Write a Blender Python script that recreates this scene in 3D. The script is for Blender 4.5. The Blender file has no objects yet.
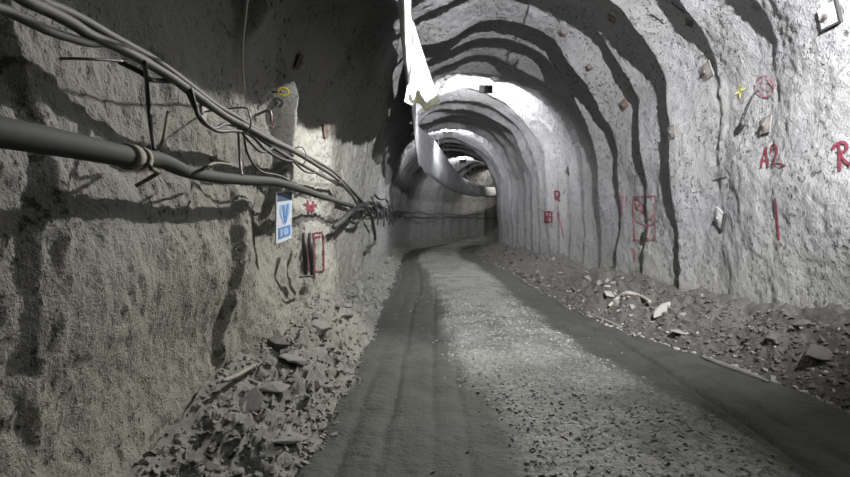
import bpy, bmesh, math, random
import numpy as np
from mathutils import Vector, Matrix
from mathutils.bvhtree import BVHTree

random.seed(11)
rng = np.random.default_rng(11)
C = bpy.context.scene.collection
sc = bpy.context.scene

# ------------------------------------------------------------------ noise
def _hash(i, j, k, seed):
    n = (i * 374761393 + j * 668265263 + k * 2147483647 + seed * 974711) & 0xFFFFFFFF
    n = ((n ^ (n >> 13)) * 1274126177) & 0xFFFFFFFF
    n = ((n ^ (n >> 16)) * 2246822519) & 0xFFFFFFFF
    return ((n ^ (n >> 15)) & 0xFFFFFF) / float(0xFFFFFF)

def vnoise(x, y, z=0.0, seed=0):
    x, y, z = np.broadcast_arrays(np.asarray(x, float), np.asarray(y, float), np.asarray(z, float))
    xi, yi, zi = np.floor(x).astype(np.int64), np.floor(y).astype(np.int64), np.floor(z).astype(np.int64)
    fx, fy, fz = x - xi, y - yi, z - zi
    fx, fy, fz = [f * f * f * (f * (f * 6 - 15) + 10) for f in (fx, fy, fz)]
    r = 0
    for a in (0, 1):
        for b in (0, 1):
            for c in (0, 1):
                w = (fx if a else 1 - fx) * (fy if b else 1 - fy) * (fz if c else 1 - fz)
                r = r + w * _hash(xi + a, yi + b, zi + c, seed)
    return r * 2 - 1

# ------------------------------------------------------------------ tunnel alignment
HW, SPRING, RISE = 2.75, 3.05, 2.9          # half width, springline height, rise of the arch
_cl = np.array([(1.15, -9), (1.15, -4), (1.15, 0), (1.13, 6), (1.08, 11), (.95, 16), (.68, 20.5), (.45, 25),
                (.55, 30), (1.45, 35), (3.5, 40), (6.9, 45), (11.6, 49.5), (17.5, 53)], float)
def _catmull(p, n=40):
    out = []
    for i in range(len(p) - 1):
        p0, p1, p2, p3 = p[max(i - 1, 0)], p[i], p[i + 1], p[min(i + 2, len(p) - 1)]
        for k in range(n):
            t = k / n
            out.append(.5 * ((2 * p1) + (-p0 + p2) * t + (2 * p0 - 5 * p1 + 4 * p2 - p3) * t * t + (-p0 + 3 * p1 - 3 * p2 + p3) * t ** 3))
    out.append(p[-1])
    return np.array(out)
_cp = _catmull(_cl)
_cs = np.concatenate([[0], np.cumsum(np.linalg.norm(np.diff(_cp, axis=0), axis=1))])
_cs = _cs - np.interp(0, _cp[:, 1], _cs)     # s = 0 beside the camera
_ct = np.gradient(_cp, axis=0); _ct /= np.linalg.norm(_ct, axis=1)[:, None]
def centre(s):
    return np.interp(s, _cs, _cp[:, 0]), np.interp(s, _cs, _cp[:, 1]), np.interp(s, _cs, _ct[:, 0]), np.interp(s, _cs, _ct[:, 1])
def world(s, lat, z):
    x, y, tx, ty = centre(s)
    return x + ty * lat, y - tx * lat, z
def W(s, lat, z):
    return Vector([float(v) for v in world(s, lat, z)])
SMAX = float(_cs[-1]) - .5

def make_rows(step, far):
    r = list(np.arange(-7, 1.2, .09)); s = 1.2
    while s < far:
        r.append(s); s += step * max(s, 1.6)
    return np.array(r)

ribs = [-8.2, -6.8, -5.5, -4.1, -2.8, -1.6, -.4, .9, 2.05, 2.98, 4.15, 5.2, 6.3, 7.5, 8.75, 10.05, 11.5, 12.65, 14.0, 15.3]
while ribs[-1] < SMAX + 3: ribs.append(ribs[-1] + rng.uniform(1.05, 1.45))
ribs = np.array(ribs)
rib_amp = rng.uniform(.75, 1.25, len(ribs))

U_LEFT, U_RIGHT = 4.6, 10.2
def lining_disp(s, u, lat, z):
    """Inward swelling of the sprayed concrete: one leaning pillow per steel arch, plus lumps."""
    wob = .17 * vnoise(u * .55, s * .25, 3.1, 1) + .07 * vnoise(u * 2.3, s * .6, 0, 2) + .025 * vnoise(u * 8, s * 2, 0, 3)
    q = s + wob
    i = np.clip(np.searchsorted(ribs, q) - 1, 0, len(ribs) - 2)
    t = (q - ribs[i]) / (ribs[i + 1] - ribs[i])
    f = np.where(t < .91, (np.clip(t, 0, 1) / .91) ** 1.25, np.clip((1 - t) / .09, 0, 1))
    high = np.clip((z - 1.5) / 3.0, 0, 1)
    amp = (.085 + .16 * high) * rib_amp[i] * (1 + .5 * vnoise(u * .9, i * 7.3, 0, 4))
    # the left wall beside the camera steps the other way, each pillow leaning towards the tunnel ahead
    tc = np.clip(t, 0, 1)
    rev = np.where(tc > .07, ((1 - tc) / .93) ** 1.1, tc / .07) * np.clip(.45 + 1.3 * vnoise(u * .75, i * 5.1, 0, 17), .06, 1.3)
    pil = .85 * np.sin(np.pi * tc) ** .6 * (.6 + .55 * vnoise(u * 1.1, i * 3.9, 0, 14))
    k = np.clip((U_LEFT - u) / 1.2, 0, 1) * np.clip((9.5 - s) / 2, 0, 1)
    kr = np.clip((u - U_RIGHT) / 1.5, 0, 1) * np.clip((8.6 - s) / 1.2, 0, 1)
    d = (f * (1 - np.maximum(k, kr)) + rev * k * .72 + pil * kr * .33) * amp
    d = d + k * .10 * vnoise(s * 1.15, u * 1.2, 0, 15)
    d = d + .045 * vnoise(s * .9, u * .9, 0, 5) + .017 * vnoise(s * 2.1, u * 2.1, 0, 6)
    g = np.where(u > 7.5, .6, 1.0)        # finer finish on the right side
    d = d + g * (.014 * vnoise(s * 6, u * 6, 0, 7) + .011 * vnoise(s * 14, u * 14, 0, 8) + .006 * vnoise(s * 27, u * 27, 0, 9))
    return d

# ------------------------------------------------------------------ materials
def nodes(name):
    m = bpy.data.materials.new(name); m.use_nodes = True
    nt = m.node_tree; b = nt.nodes['Principled BSDF']
    return m, nt, b
def N(nt, t, **kw):
    n = nt.nodes.new(t)
    for k, v in kw.items():
        if k in n.inputs: n.inputs[k].default_value = v
        else: setattr(n, k, v)
    return n
def plain(name, col, rough=.6, metal=0.0, var=.25, scale=30, bump=0.0, emit=None):
    m, nt, b = nodes(name)
    tc = N(nt, 'ShaderNodeTexCoord')
    nz = N(nt, 'ShaderNodeTexNoise'); nz.inputs['Scale'].default_value = scale; nz.inputs['Detail'].default_value = 5
    nt.links.new(tc.outputs['Object'], nz.inputs['Vector'])
    mx = N(nt, 'ShaderNodeMix', data_type='RGBA')
    mx.inputs[6].default_value = (*[c * (1 - var) for c in col], 1); mx.inputs[7].default_value = (*[min(1, c * (1 + var)) for c in col], 1)
    nt.links.new(nz.outputs['Fac'], mx.inputs[0]); nt.links.new(mx.outputs[2], b.inputs['Base Color'])
    b.inputs['Roughness'].default_value = rough; b.inputs['Metallic'].default_value = metal
    if bump:
        bp = N(nt, 'ShaderNodeBump'); bp.inputs['Strength'].default_value = .8; bp.inputs['Distance'].default_value = bump
        nt.links.new(nz.outputs['Fac'], bp.inputs['Height']); nt.links.new(bp.outputs['Normal'], b.inputs['Normal'])
    if emit:
        b.inputs['Emission Color'].default_value = (*col, 1); b.inputs['Emission Strength'].default_value = emit
    return m

def concrete(name, a, b_, c, dust):
    """Sprayed concrete: grainy, pitted, with dusty blotches. a/b_ light and dark greys, c dust tint."""
    m, nt, b = nodes(name)
    geo = N(nt, 'ShaderNodeTexCoord')
    def noise(scale, detail=4, rough=.6):
        n = N(nt, 'ShaderNodeTexNoise'); n.inputs['Scale'].default_value = scale; n.inputs['Detail'].default_value = detail
        n.inputs['Roughness'].default_value = rough; nt.links.new(geo.outputs['Object'], n.inputs['Vector']); return n
    def ramp(src, lo, hi):
        r = N(nt, 'ShaderNodeMapRange'); r.inputs[1].default_value = lo; r.inputs[2].default_value = hi
        nt.links.new(src, r.inputs[0]); return r.outputs[0]
    big, mid, fine, grit = noise(.9, 5), noise(9, 5), noise(38, 4, .65), noise(95, 3)
    m1 = N(nt, 'ShaderNodeMix', data_type='RGBA'); m1.inputs[6].default_value = (*b_, 1); m1.inputs[7].default_value = (*a, 1)
    nt.links.new(ramp(mid.outputs['Fac'], .3, .7), m1.inputs[0])
    m2 = N(nt, 'ShaderNodeMix', data_type='RGBA'); m2.inputs[7].default_value = (*c, 1)
    nt.links.new(m1.outputs[2], m2.inputs[6]); nt.links.new(ramp(big.outputs['Fac'], .42, .68), m2.inputs[0])
    # shade in the pores of the sprayed surface, darkened into the colour
    m3 = N(nt, 'ShaderNodeMix', data_type='RGBA', blend_type='MULTIPLY'); m3.inputs[7].default_value = (.30, .29, .28, 1)
    md = N(nt, 'ShaderNodeMix', data_type='RGBA'); md.inputs[7].default_value = (*dust, 1)
    at = N(nt, 'ShaderNodeAttribute', attribute_name='dust'); nt.links.new(at.outputs['Fac'], md.inputs[0])
    nt.links.new(m2.outputs[2], md.inputs[6])
    nt.links.new(md.outputs[2], m3.inputs[6]); nt.links.new(ramp(fine.outputs['Fac'], .40, .27), m3.inputs[0])
    pit = noise(17, 3, .55); patch = noise(1.3, 2)
    pm = N(nt, 'ShaderNodeMath', operation='MULTIPLY'); nt.links.new(ramp(pit.outputs['Fac'], .43, .33), pm.inputs[0]); nt.links.new(ramp(patch.outputs['Fac'], .38, .58), pm.inputs[1])
    m4 = N(nt, 'ShaderNodeMix', data_type='RGBA', blend_type='MULTIPLY'); m4.inputs[7].default_value = (.38, .37, .36, 1)  # shade of the larger pits multiplied into the colour
    nt.links.new(m3.outputs[2], m4.inputs[6]); nt.links.new(pm.outputs[0], m4.inputs[0])
    nt.links.new(m4.outputs[2], b.inputs['Base Color'])
    inv = N(nt, 'ShaderNodeMath', operation='SUBTRACT'); inv.inputs[0].default_value = 1; nt.links.new(pm.outputs[0], inv.inputs[1])
    b0 = N(nt, 'ShaderNodeBump'); b0.inputs['Strength'].default_value = 1; b0.inputs['Distance'].default_value = .02
    nt.links.new(inv.outputs[0], b0.inputs['Height'])
    b.inputs['Roughness'].default_value = .92; b.inputs['Specular IOR Level'].default_value = .25
    b1 = N(nt, 'ShaderNodeBump'); b1.inputs['Strength'].default_value = .9; b1.inputs['Distance'].default_value = .028
    nt.links.new(fine.outputs['Fac'], b1.inputs['Height']); nt.links.new(b0.outputs['Normal'], b1.inputs['Normal'])
    b2 = N(nt, 'ShaderNodeBump'); b2.inputs['Strength'].default_value = .7; b2.inputs['Distance'].default_value = .009
    nt.links.new(grit.outputs['Fac'], b2.inputs['Height']); nt.links.new(b1.outputs['Normal'], b2.inputs['Normal'])
    nt.links.new(b2.outputs['Normal'], b.inputs['Normal'])
    return m

M = {}
M['concrete'] = concrete('sprayed concrete', (.245, .243, .25), (.185, .183, .186), (.225, .222, .222), (.25, .245, .206))

def floor_mat():
    m, nt, b = nodes('muddy haul road')
    tc = N(nt, 'ShaderNodeTexCoord')
    at = N(nt, 'ShaderNodeAttribute', attribute_name='gravel')
    def noise(scale, detail=5):
        n = N(nt, 'ShaderNodeTexNoise'); n.inputs['Scale'].default_value = scale; n.inputs['Detail'].default_value = detail
        nt.links.new(tc.outputs['Object'], n.inputs['Vector']); return n
    n1, n2, n3 = noise(3.2, 9), noise(24), noise(70)
    mud = N(nt, 'ShaderNodeMix', data_type='RGBA'); mud.inputs[6].default_value = (.022, .023, .019, 1); mud.inputs[7].default_value = (.070, .070, .062, 1)
    nt.links.new(n1.outputs['Fac'], mud.inputs[0])
    gr = N(nt, 'ShaderNodeMix', data_type='RGBA'); gr.inputs[6].default_value = (.10, .10, .088, 1); gr.inputs[7].default_value = (.22, .22, .208, 1)
    mr = N(nt, 'ShaderNodeMapRange'); mr.inputs[1].default_value = .35; mr.inputs[2].default_value = .68
    nt.links.new(n2.outputs['Fac'], mr.inputs[0]); nt.links.new(mr.outputs[0], gr.inputs[0])
    mx = N(nt, 'ShaderNodeMix', data_type='RGBA')
    nt.links.new(at.outputs['Fac'], mx.inputs[0]); nt.links.new(mud.outputs[2], mx.inputs[6]); nt.links.new(gr.outputs[2], mx.inputs[7])
    nt.links.new(mx.outputs[2], b.inputs['Base Color'])
    b.inputs['Roughness'].default_value = .82; b.inputs['Specular IOR Level'].default_value = .3
    b1 = N(nt, 'ShaderNodeBump'); b1.inputs['Strength'].default_value = .7; b1.inputs['Distance'].default_value = .03
    nt.links.new(n2.outputs['Fac'], b1.inputs['Height'])
    b2 = N(nt, 'ShaderNodeBump'); b2.inputs['Strength'].default_value = .6; b2.inputs['Distance'].default_value = .008
    nt.links.new(n3.outputs['Fac'], b2.inputs['Height']); nt.links.new(b1.outputs['Normal'], b2.inputs['Normal'])
    nt.links.new(b2.outputs['Normal'], b.inputs['Normal'])
    return m
M['floor'] = floor_mat()
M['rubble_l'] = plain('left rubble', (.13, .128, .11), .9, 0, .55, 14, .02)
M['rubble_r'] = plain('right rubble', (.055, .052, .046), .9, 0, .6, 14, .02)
M['rock'] = plain('broken rock', (.14, .137, .122), .85, 0, .4, 9, .006)
M['rock_dark'] = plain('dark rock', (.062, .058, .052), .85, 0, .4, 9, .006)
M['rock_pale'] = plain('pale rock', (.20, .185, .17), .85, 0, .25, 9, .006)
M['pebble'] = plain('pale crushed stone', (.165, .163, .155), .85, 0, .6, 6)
M['cable'] = plain('dusty grey cable', (.07, .068, .056), .7, 0, .3, 12)
M['cable_dark'] = plain('dark cable', (.03, .029, .027), .6, 0, .35, 12)
M['pipe'] = plain('dusty water pipe', (.024, .024, .018), .8, 0, .3, 9)
M['rope'] = plain('beige rope', (.20, .195, .145), .9, 0, .3, 40)
M['steel'] = plain('dull steel', (.18, .17, .16), .55, .6, .35, 25)
M['rust'] = plain('rusty steel', (.10, .068, .055), .8, .2, .5, 30)
M['plate'] = plain('concrete splashed plate', (.12, .108, .10), .8, .1, .5, 22)
M['plate_white'] = plain('white splashed plate', (.30, .295, .295), .8, 0, .25, 22)
M['black'] = plain('black rubber', (.02, .02, .02), .6, 0, .3, 20)
M['housing'] = plain('lamp housing', (.05, .05, .05), .5, .2, .2, 20)
M['lens'] = plain('lit lamp lens', (1, .98, .95), .3, 0, 0, 5, 0, 12)
M['yellow'] = plain('yellow plastic', (.55, .44, .03), .5, 0, .15, 20)
M['yellow_pale'] = plain('faded yellow spray', (.42, .40, .13), .9, 0, .2, 30)
M['red'] = plain('red spray paint', (.105, .010, .022), .9, 0, .35, 28)
M['red_faint'] = plain('faded red spray', (.20, .075, .088), .9, 0, .4, 28)
M['sign_white'] = plain('white sign board', (.50, .53, .57), .5, 0, .05, 12)
M['sign_blue'] = plain('blue print', (.09, .21, .44), .5, 0, .1, 12)
M['sign_pale'] = plain('pale blue print', (.26, .38, .54), .5, 0, .1, 12)
M['sign_dark'] = plain('dark blue print', (.05, .09, .15), .5, 0, .2, 12)
M['wood'] = plain('pale muddy timber', (.22, .195, .17), .85, 0, .35, 14, .004)
M['wood_grey'] = plain('grey timber', (.12, .115, .10), .85, 0, .35, 14, .004)

def duct_mat():
    m, nt, b = nodes('white ventilation fabric')
    tc = N(nt, 'ShaderNodeTexCoord')
    nz = N(nt, 'ShaderNodeTexNoise'); nz.inputs['Scale'].default_value = 2.2; nz.inputs['Detail'].default_value = 6
    nt.links.new(tc.outputs['Object'], nz.inputs['Vector'])
    mr = N(nt, 'ShaderNodeMapRange'); mr.inputs[1].default_value = .5; mr.inputs[2].default_value = .72
    nt.links.new(nz.outputs['Fac'], mr.inputs[0])
    mx = N(nt, 'ShaderNodeMix', data_type='RGBA'); mx.inputs[6].default_value = (.46, .47, .49, 1); mx.inputs[7].default_value = (.22, .22, .185, 1)
    nt.links.new(mr.outputs[0], mx.inputs[0]); nt.links.new(mx.outputs[2], b.inputs['Base Color'])
    b.inputs['Roughness'].default_value = .55
    return m
M['duct'] = duct_mat()
M['duct_dirty'] = plain('grey dusty ventilation fabric', (.22, .22, .23), .7, 0, .45, 3)
M['duct_olive'] = plain('olive stained fabric', (.045, .045, .025), .7, 0, .3, 12)

# ------------------------------------------------------------------ object helpers
def link(name, verts, faces, mat, parent=None, smooth=True, origin='auto'):
    v = np.asarray(verts, float)
    if origin == 'auto':
        o_ = np.array([(v[:, 0].min() + v[:, 0].max()) / 2, (v[:, 1].min() + v[:, 1].max()) / 2, v[:, 2].min()]) if parent is None else np.zeros(3)
    else:
        o_ = np.asarray(origin, float)
    me = bpy.data.meshes.new(name); me.from_pydata((v - o_).tolist(), [], faces); me.update()
    if smooth: me.polygons.foreach_set('use_smooth', [True] * len(me.polygons))
    o = bpy.data.objects.new(name, me); C.objects.link(o); o.location = o_
    me.materials.append(mat)
    if parent is not None: o.parent = parent
    return o
def tag(o, label, cat=None, group=None, kind=None):
    if label: o['label'] = label
    if cat: o['category'] = cat
    if group: o['group'] = group
    if kind: o['kind'] = kind
    return o
def thing(name, label, cat, loc, rot=None, group=None):
    o = bpy.data.objects.new(name, None); C.objects.link(o); o.location = loc; o.empty_display_size = .1
    if rot is not None: o.rotation_euler = rot.to_euler()
    return tag(o, label, cat, group)

class MB:
    def __init__(s): s.v, s.f = [], []
    def add(s, v, f):
        n = len(s.v); s.v += [tuple(map(float, p)) for p in v]; s.f += [tuple(i + n for i in q) for q in f]
    def box(s, c, d, rot=None, bev=.0):
        bm = bmesh.new(); bmesh.ops.create_cube(bm, size=1)
        for v in bm.verts: v.co = Vector((v.co.x * d[0], v.co.y * d[1], v.co.z * d[2]))
        if bev: bmesh.ops.bevel(bm, geom=bm.edges[:], offset=bev, segments=2, affect='EDGES', profile=.5)
        for v in bm.verts:
            p = v.co.copy()
            if rot is not None: p = rot @ p
            v.co = p + Vector(c)
        s.bm(bm)
    def bm(s, bm):
        bm.verts.index_update(); s.add([v.co for v in bm.verts], [[v.index for v in f.verts] for f in bm.faces]); bm.free()
    def tube(s, pts, r, sides=10, res=None):
        s.add(*tube_geo(pts, r, sides, res))
    def build(s, name, mat, parent=None, smooth=False):
        return link(name, s.v, s.f, mat, parent, smooth)

def smooth_path(pts, n=8):
    p = np.array([tuple(q) for q in pts], float)
    return _catmull(p, n) if n > 1 else p
def tube_geo(pts, r, sides=10, res=None):
    p = smooth_path(pts, res or 8) if (res is None or res > 1) else np.array([tuple(q) for q in pts], float)
    rr = np.interp(np.linspace(0, 1, len(p)), np.linspace(0, 1, len(r)), r) if hasattr(r, '__len__') else np.full(len(p), r)
    t = np.gradient(p, axis=0); t /= np.maximum(np.linalg.norm(t, axis=1), 1e-9)[:, None]
    a = np.array([0, 0, 1.0]) if abs(t[0][2]) < .9 else np.array([1.0, 0, 0])
    V, F = [], []
    for i in range(len(p)):
        a = a - t[i] * a.dot(t[i]); a /= max(np.linalg.norm(a), 1e-9); b = np.cross(t[i], a)
        for k in range(sides):
            th = 2 * math.pi * k / sides
            V.append(p[i] + rr[i] * (math.cos(th) * a + math.sin(th) * b))
    for i in range(len(p) - 1):
        for k in range(sides):
            k2 = (k + 1) % sides
            F.append((i * sides + k, i * sides + k2, (i + 1) * sides + k2, (i + 1) * sides + k))
    F.append(tuple(reversed(range(sides)))); F.append(tuple(range((len(p) - 1) * sides, len(p) * sides)))
    return V, F
def tube(name, pts, r, mat, parent=None, sides=10, res=None):
    v, f = tube_geo(pts, r, sides, res); return link(name, v, f, mat, parent)

# ------------------------------------------------------------------ camera
EYE = Vector((0, 0, 1.6)); FPX = 540.0
YAW, PITCH = math.atan(15 / FPX), math.atan(16.5 / FPX)
cam_d = bpy.data.cameras.new('camera'); cam = bpy.data.objects.new('camera', cam_d); C.objects.link(cam)
cam.location = EYE; cam.rotation_euler = (math.pi / 2 - PITCH, 0, YAW)
cam_d.sensor_width = 36; cam_d.lens = 36 * FPX / 850; cam_d.clip_start = .05; cam_d.clip_end = 200
sc.camera = cam
_R = cam.rotation_euler.to_matrix()
def ray(px, py): return (_R @ Vector(((px - 425) / FPX, -(py - 238.5) / FPX, -1))).normalized()
def lat_of(p):
    k = int(np.argmin((_cp[:, 0] - p[0]) ** 2 + (_cp[:, 1] - p[1]) ** 2)); tx, ty = _ct[k]
    return (p[0] - _cp[k, 0]) * ty - (p[1] - _cp[k, 1]) * tx
def at_lat(px, py, off):
    """The point seen at a pixel on an upright surface standing `off` metres in from the left wall line."""
    d = ray(px, py); t = .5; last = None
    while t < 60:
        p = EYE + d * t; l = lat_of(p)
        if l < -HW + off: return EYE + d * (last or t)
        last = t; t += max(.004, .15 * min(1, (l + HW - off)))
    return EYE + d * 40

# ------------------------------------------------------------------ lining: walls and ceiling
rows = make_rows(.0046, SMAX)
zl = np.linspace(-.25, SPRING, 125); th = np.linspace(math.pi, 0, 250)[1:-1]; zr = np.linspace(SPRING, -.25, 125)
LAT0 = np.concatenate([np.full(125, -HW), HW * np.cos(th), np.full(125, HW)])
Z0 = np.concatenate([zl, SPRING + RISE * np.sin(th), zr])
NL = np.concatenate([np.ones(125), -np.cos(th) / HW * 2.8, -np.ones(125)]); NZ = np.concatenate([np.zeros(125), -np.sin(th) / RISE * 2.8, np.zeros(125)])
nn = np.hypot(NL, NZ); NL /= nn; NZ /= nn
UU = np.concatenate([[0], np.cumsum(np.hypot(np.diff(LAT0), np.diff(Z0)))])
S2, U2 = np.meshgrid(rows, UU, indexing='ij')
D2 = lining_disp(S2, U2, None, np.broadcast_to(Z0, S2.shape))
LAT2 = LAT0 + D2 * NL; Z2 = Z0 + D2 * NZ
X2, Y2, _ = world(S2, LAT2, Z2)
NR, NC = S2.shape
P2 = np.stack([X2, Y2, Z2], -1)
gs = np.gradient(P2, axis=0); gu = np.gradient(P2, axis=1)
NRM = np.cross(gs, gu); NRM /= np.maximum(np.linalg.norm(NRM, axis=2), 1e-9)[..., None]
if NRM[200, 60, 0] < 0: NRM = -NRM

def grid_mesh(name, P, mat, flip=False, normals=None):
    r, c = P.shape[:2]
    me = bpy.data.meshes.new(name)
    idx = np.arange(r * c).reshape(r, c)
    q = np.stack([idx[:-1, :-1], idx[1:, :-1], idx[1:, 1:], idx[:-1, 1:]], -1).reshape(-1, 4)
    if flip: q = q[:, ::-1]
    me.vertices.add(r * c); me.vertices.foreach_set('co', P.reshape(-1))
    me.loops.add(q.size); me.loops.foreach_set('vertex_index', q.reshape(-1).astype(np.int32))
    me.polygons.add(len(q)); me.polygons.foreach_set('loop_start', np.arange(0, q.size, 4, dtype=np.int32))
    me.polygons.foreach_set('use_smooth', np.ones(len(q), bool))
    me.update(calc_edges=True); me.validate()
    if normals is not None: me.normals_split_custom_set_from_vertices(normals.reshape(-1, 3).tolist())
    me.materials.append(mat)
    o = bpy.data.objects.new(name, me); C.objects.link(o); return o

DUST = np.clip(1 - (S2 - 9) / 10, .25, 1) * np.clip(.75 * np.clip((U_LEFT + .8 - U2) / 1.6, 0, 1) + .65 * np.clip((1.6 - Z2) / 1.5, 0, 1) + .25 * vnoise(S2 * .8, U2 * .8, 0, 16), 0, 1)
cA, cB = 112, NC - 113
for name, a, b, mt, lab in (('wall_left', 0, cA, 'concrete', None), ('ceiling', cA, cB, 'concrete', None), ('wall_right', cB, NC - 1, 'concrete', None)):
    o = grid_mesh(name, P2[:, a:b + 1], M[mt], False, NRM[:, a:b + 1]); o['kind'] = 'structure'
    da = o.data.attributes.new('dust', 'FLOAT', 'POINT'); da.data.foreach_set('value', DUST[:, a:b + 1].reshape(-1).astype(np.float32))
# coarse copy kept only for finding where things meet the lining
_st = 1
_Pc = P2[::_st, ::_st]; _r, _c = _Pc.shape[:2]
_i = np.arange(_r * _c).reshape(_r, _c)
_q = np.stack([_i[:-1, :-1], _i[1:, :-1], _i[1:, 1:], _i[:-1, 1:]], -1).reshape(-1, 4)
BVH = BVHTree.FromPolygons(_Pc.reshape(-1, 3).tolist(), _q.tolist())
def hit(px, py):
    loc, nor, _, dist = BVH.ray_cast(EYE, ray(px, py))
    if nor.dot(ray(px, py)) > 0: nor = -nor
    return loc, nor
def hit_avg(px, py, r=.12):
    loc, nor = hit(px, py)
    acc = Vector()
    for k in range(8):
        p = loc + nor * .3 + Vector((random.uniform(-r, r), random.uniform(-r, r), random.uniform(-r, r)))
        l2, n2, _, _ = BVH.find_nearest(p)
        if l2 is None: continue
        if n2.dot(nor) < 0: n2 = -n2
        acc += n2
    return loc, (acc.normalized() if acc.length else nor)

# ------------------------------------------------------------------ floor
frows = make_rows(.0055, SMAX)
flat = np.linspace(-2.95, 2.95, 230)
FS, FL = np.meshgrid(frows, flat, indexing='ij')
def sst(a, b, x):
    t = np.clip((x - a) / (b - a), 0, 1); return t * t * (3 - 2 * t)
def gravel_mask(s, lat):
    e1 = np.interp(s, [0, 4, 6.4, 12, 22, 60], [-.55, -.68, -.88, -1.25, -1.4, -1.4]) + .14 * vnoise(s * .5, 1.3, 0, 21) + .07 * vnoise(s * 2.3, 4.3, 0, 22)
    e2 = np.interp(s, [0, 4, 6.4, 8, 12, 22, 60], [1.1, .98, .8, .68, .6, .55, .5]) + .16 * vnoise(s * .45, 8.8, 0, 23) + .08 * vnoise(s * 2.1, 2.3, 0, 24)
    return sst(e1 - .12, e1 + .16, lat) * (1 - sst(e2 - .22, e2 + .2, lat))
def floor_h(s, lat):
    g = gravel_mask(s, lat)
    h = .035 * vnoise(s * .35, lat * .7, 0, 31) + .012 * vnoise(s * 2.2, lat * 2.2, 0, 32)
    h = h + g * (.045 + .016 * vnoise(s * 7, lat * 7, 0, 33) + .010 * vnoise(s * 17, lat * 17, 0, 34))
    h = h + (1 - g) * (.006 * vnoise(s * 12, lat * 12, 0, 35) + .012 * vnoise(s * 3.1, lat * 5, 0, 36))
    for l0, w, dp, ph in ((-2.08, .035, .03, 1), (-1.82, .05, .03, 2), (-1.56, .04, .035, 3), (-1.2, .04, .03, 8), (-.98, .03, .02, 9), (.72, .05, .03, 4), (1.2, .03, .04, 5), (1.34, .03, .07, 6), (1.62, .035, .05, 7)):
        c = l0 + .05 * vnoise(s * .3, ph * 3.3, 0, 40 + ph) + .012 * vnoise(s * 2.2, ph * 1.7, 0, 50 + ph)
        br = np.clip(.75 + .7 * vnoise(s * .6, ph * 9.1, 0, 60 + ph), 0, 1)
        h = h - dp * br * np.exp(-((lat - c) / w) ** 2)
    # tyre lugs pressed across the tracks
    lug = np.clip(np.sin((s + .5 * np.abs(lat + 1.78)) * 2 * math.pi / .19), 0, 1) ** 2
    h = h - .011 * lug * np.exp(-((lat + 1.78) / .2) ** 4) * np.clip(.4 + vnoise(s * .5, 5.5, 0, 70), 0, 1)
    lug = np.clip(np.sin((s - .6 * np.abs(lat - 1.1)) * 2 * math.pi / .19), 0, 1) ** 2
    h = h - .012 * lug * np.exp(-((lat - 1.1) / .28) ** 4) * np.clip(.4 + vnoise(s * .5, 9.5, 0, 71), 0, 1)
    return h
FH = floor_h(FS, FL)
fx, fy, _ = world(FS, FL, 0)
fl = grid_mesh('floor', np.stack([fx, fy, FH], -1), M['floor'], True); fl['kind'] = 'structure'
ga = fl.data.attributes.new('gravel', 'FLOAT', 'POINT')
gm = gravel_mask(FS, FL) * np.clip(.85 + .5 * vnoise(FS * 3, FL * 3, 0, 25), 0, 1)
ga.data.foreach_set('value', gm.reshape(-1).astype(np.float32))
_fdir = fl.data.polygons[5000].normal.z

# ------------------------------------------------------------------ rubble banks
def foot_r(s):
    return np.clip(np.where(s < 9.4, 1.38 + (9.4 - s) * .2, 1.38), 1.3, 2.28) + .09 * vnoise(s * 1.3, 7.7, 0, 81)
def foot_l(s):
    return -np.interp(s, [0, 3, 4, 6, 9, 14, 22, 60], [2.35, 2.12, 2.02, 2.04, 2.2, 2.25, 2.2, 2.2]) + .07 * vnoise(s * 1.5, 3.7, 0, 82)
def bank_h(side, s, lat):
    if side > 0:
        t = np.clip((lat - foot_r(s)) / (HW - foot_r(s)), -.2, 1.2); H = np.interp(s, [0, 6, 8.5, 60], [.78, .74, .55, .50]) + .12 * vnoise(s * .6, 1.1, 0, 83)
        base = H * np.sign(t) * np.abs(t) ** .85
    else:
        t = np.clip((-lat + foot_l(s)) / (HW + foot_l(s)), -.2, 1.2)
        H = np.interp(s, [0, 2.5, 3.2, 4.3, 5.4, 6.2, 8, 11, 14, 30], [.15, .2, .28, .42, .56, .66, .62, .5, .48, .45])
        base = H * np.sign(t) * np.abs(t) ** 1.05
    lat = lat + np.sign(lat) * base * 1.2     # stones keep their shape on the steep face
    k = np.clip(t * 4, 0, 1) * np.clip((1.05 - t) * 3, .5, 1)
    r = .09 * vnoise(s * 2.6, lat * 2.6, 0, 84) + .07 * (1 - 2 * np.abs(vnoise(s * 6.5, lat * 6.5, 0, 85))) + .018 * vnoise(s * 15, lat * 15, 0, 86) + .010 * vnoise(s * 32, lat * 32, 0, 87)
    return base + k * r + np.where(t < 0, -.06, 0.0)
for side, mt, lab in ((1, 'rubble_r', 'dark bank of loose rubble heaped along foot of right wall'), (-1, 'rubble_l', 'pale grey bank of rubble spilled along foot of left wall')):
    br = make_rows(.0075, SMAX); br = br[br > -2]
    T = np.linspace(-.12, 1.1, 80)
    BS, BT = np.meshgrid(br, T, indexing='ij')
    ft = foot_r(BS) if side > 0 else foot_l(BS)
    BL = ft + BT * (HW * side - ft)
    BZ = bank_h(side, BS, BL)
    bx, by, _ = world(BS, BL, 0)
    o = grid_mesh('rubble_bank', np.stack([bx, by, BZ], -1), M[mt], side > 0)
    tag(o, lab, 'rubble bank', kind='stuff')

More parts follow.
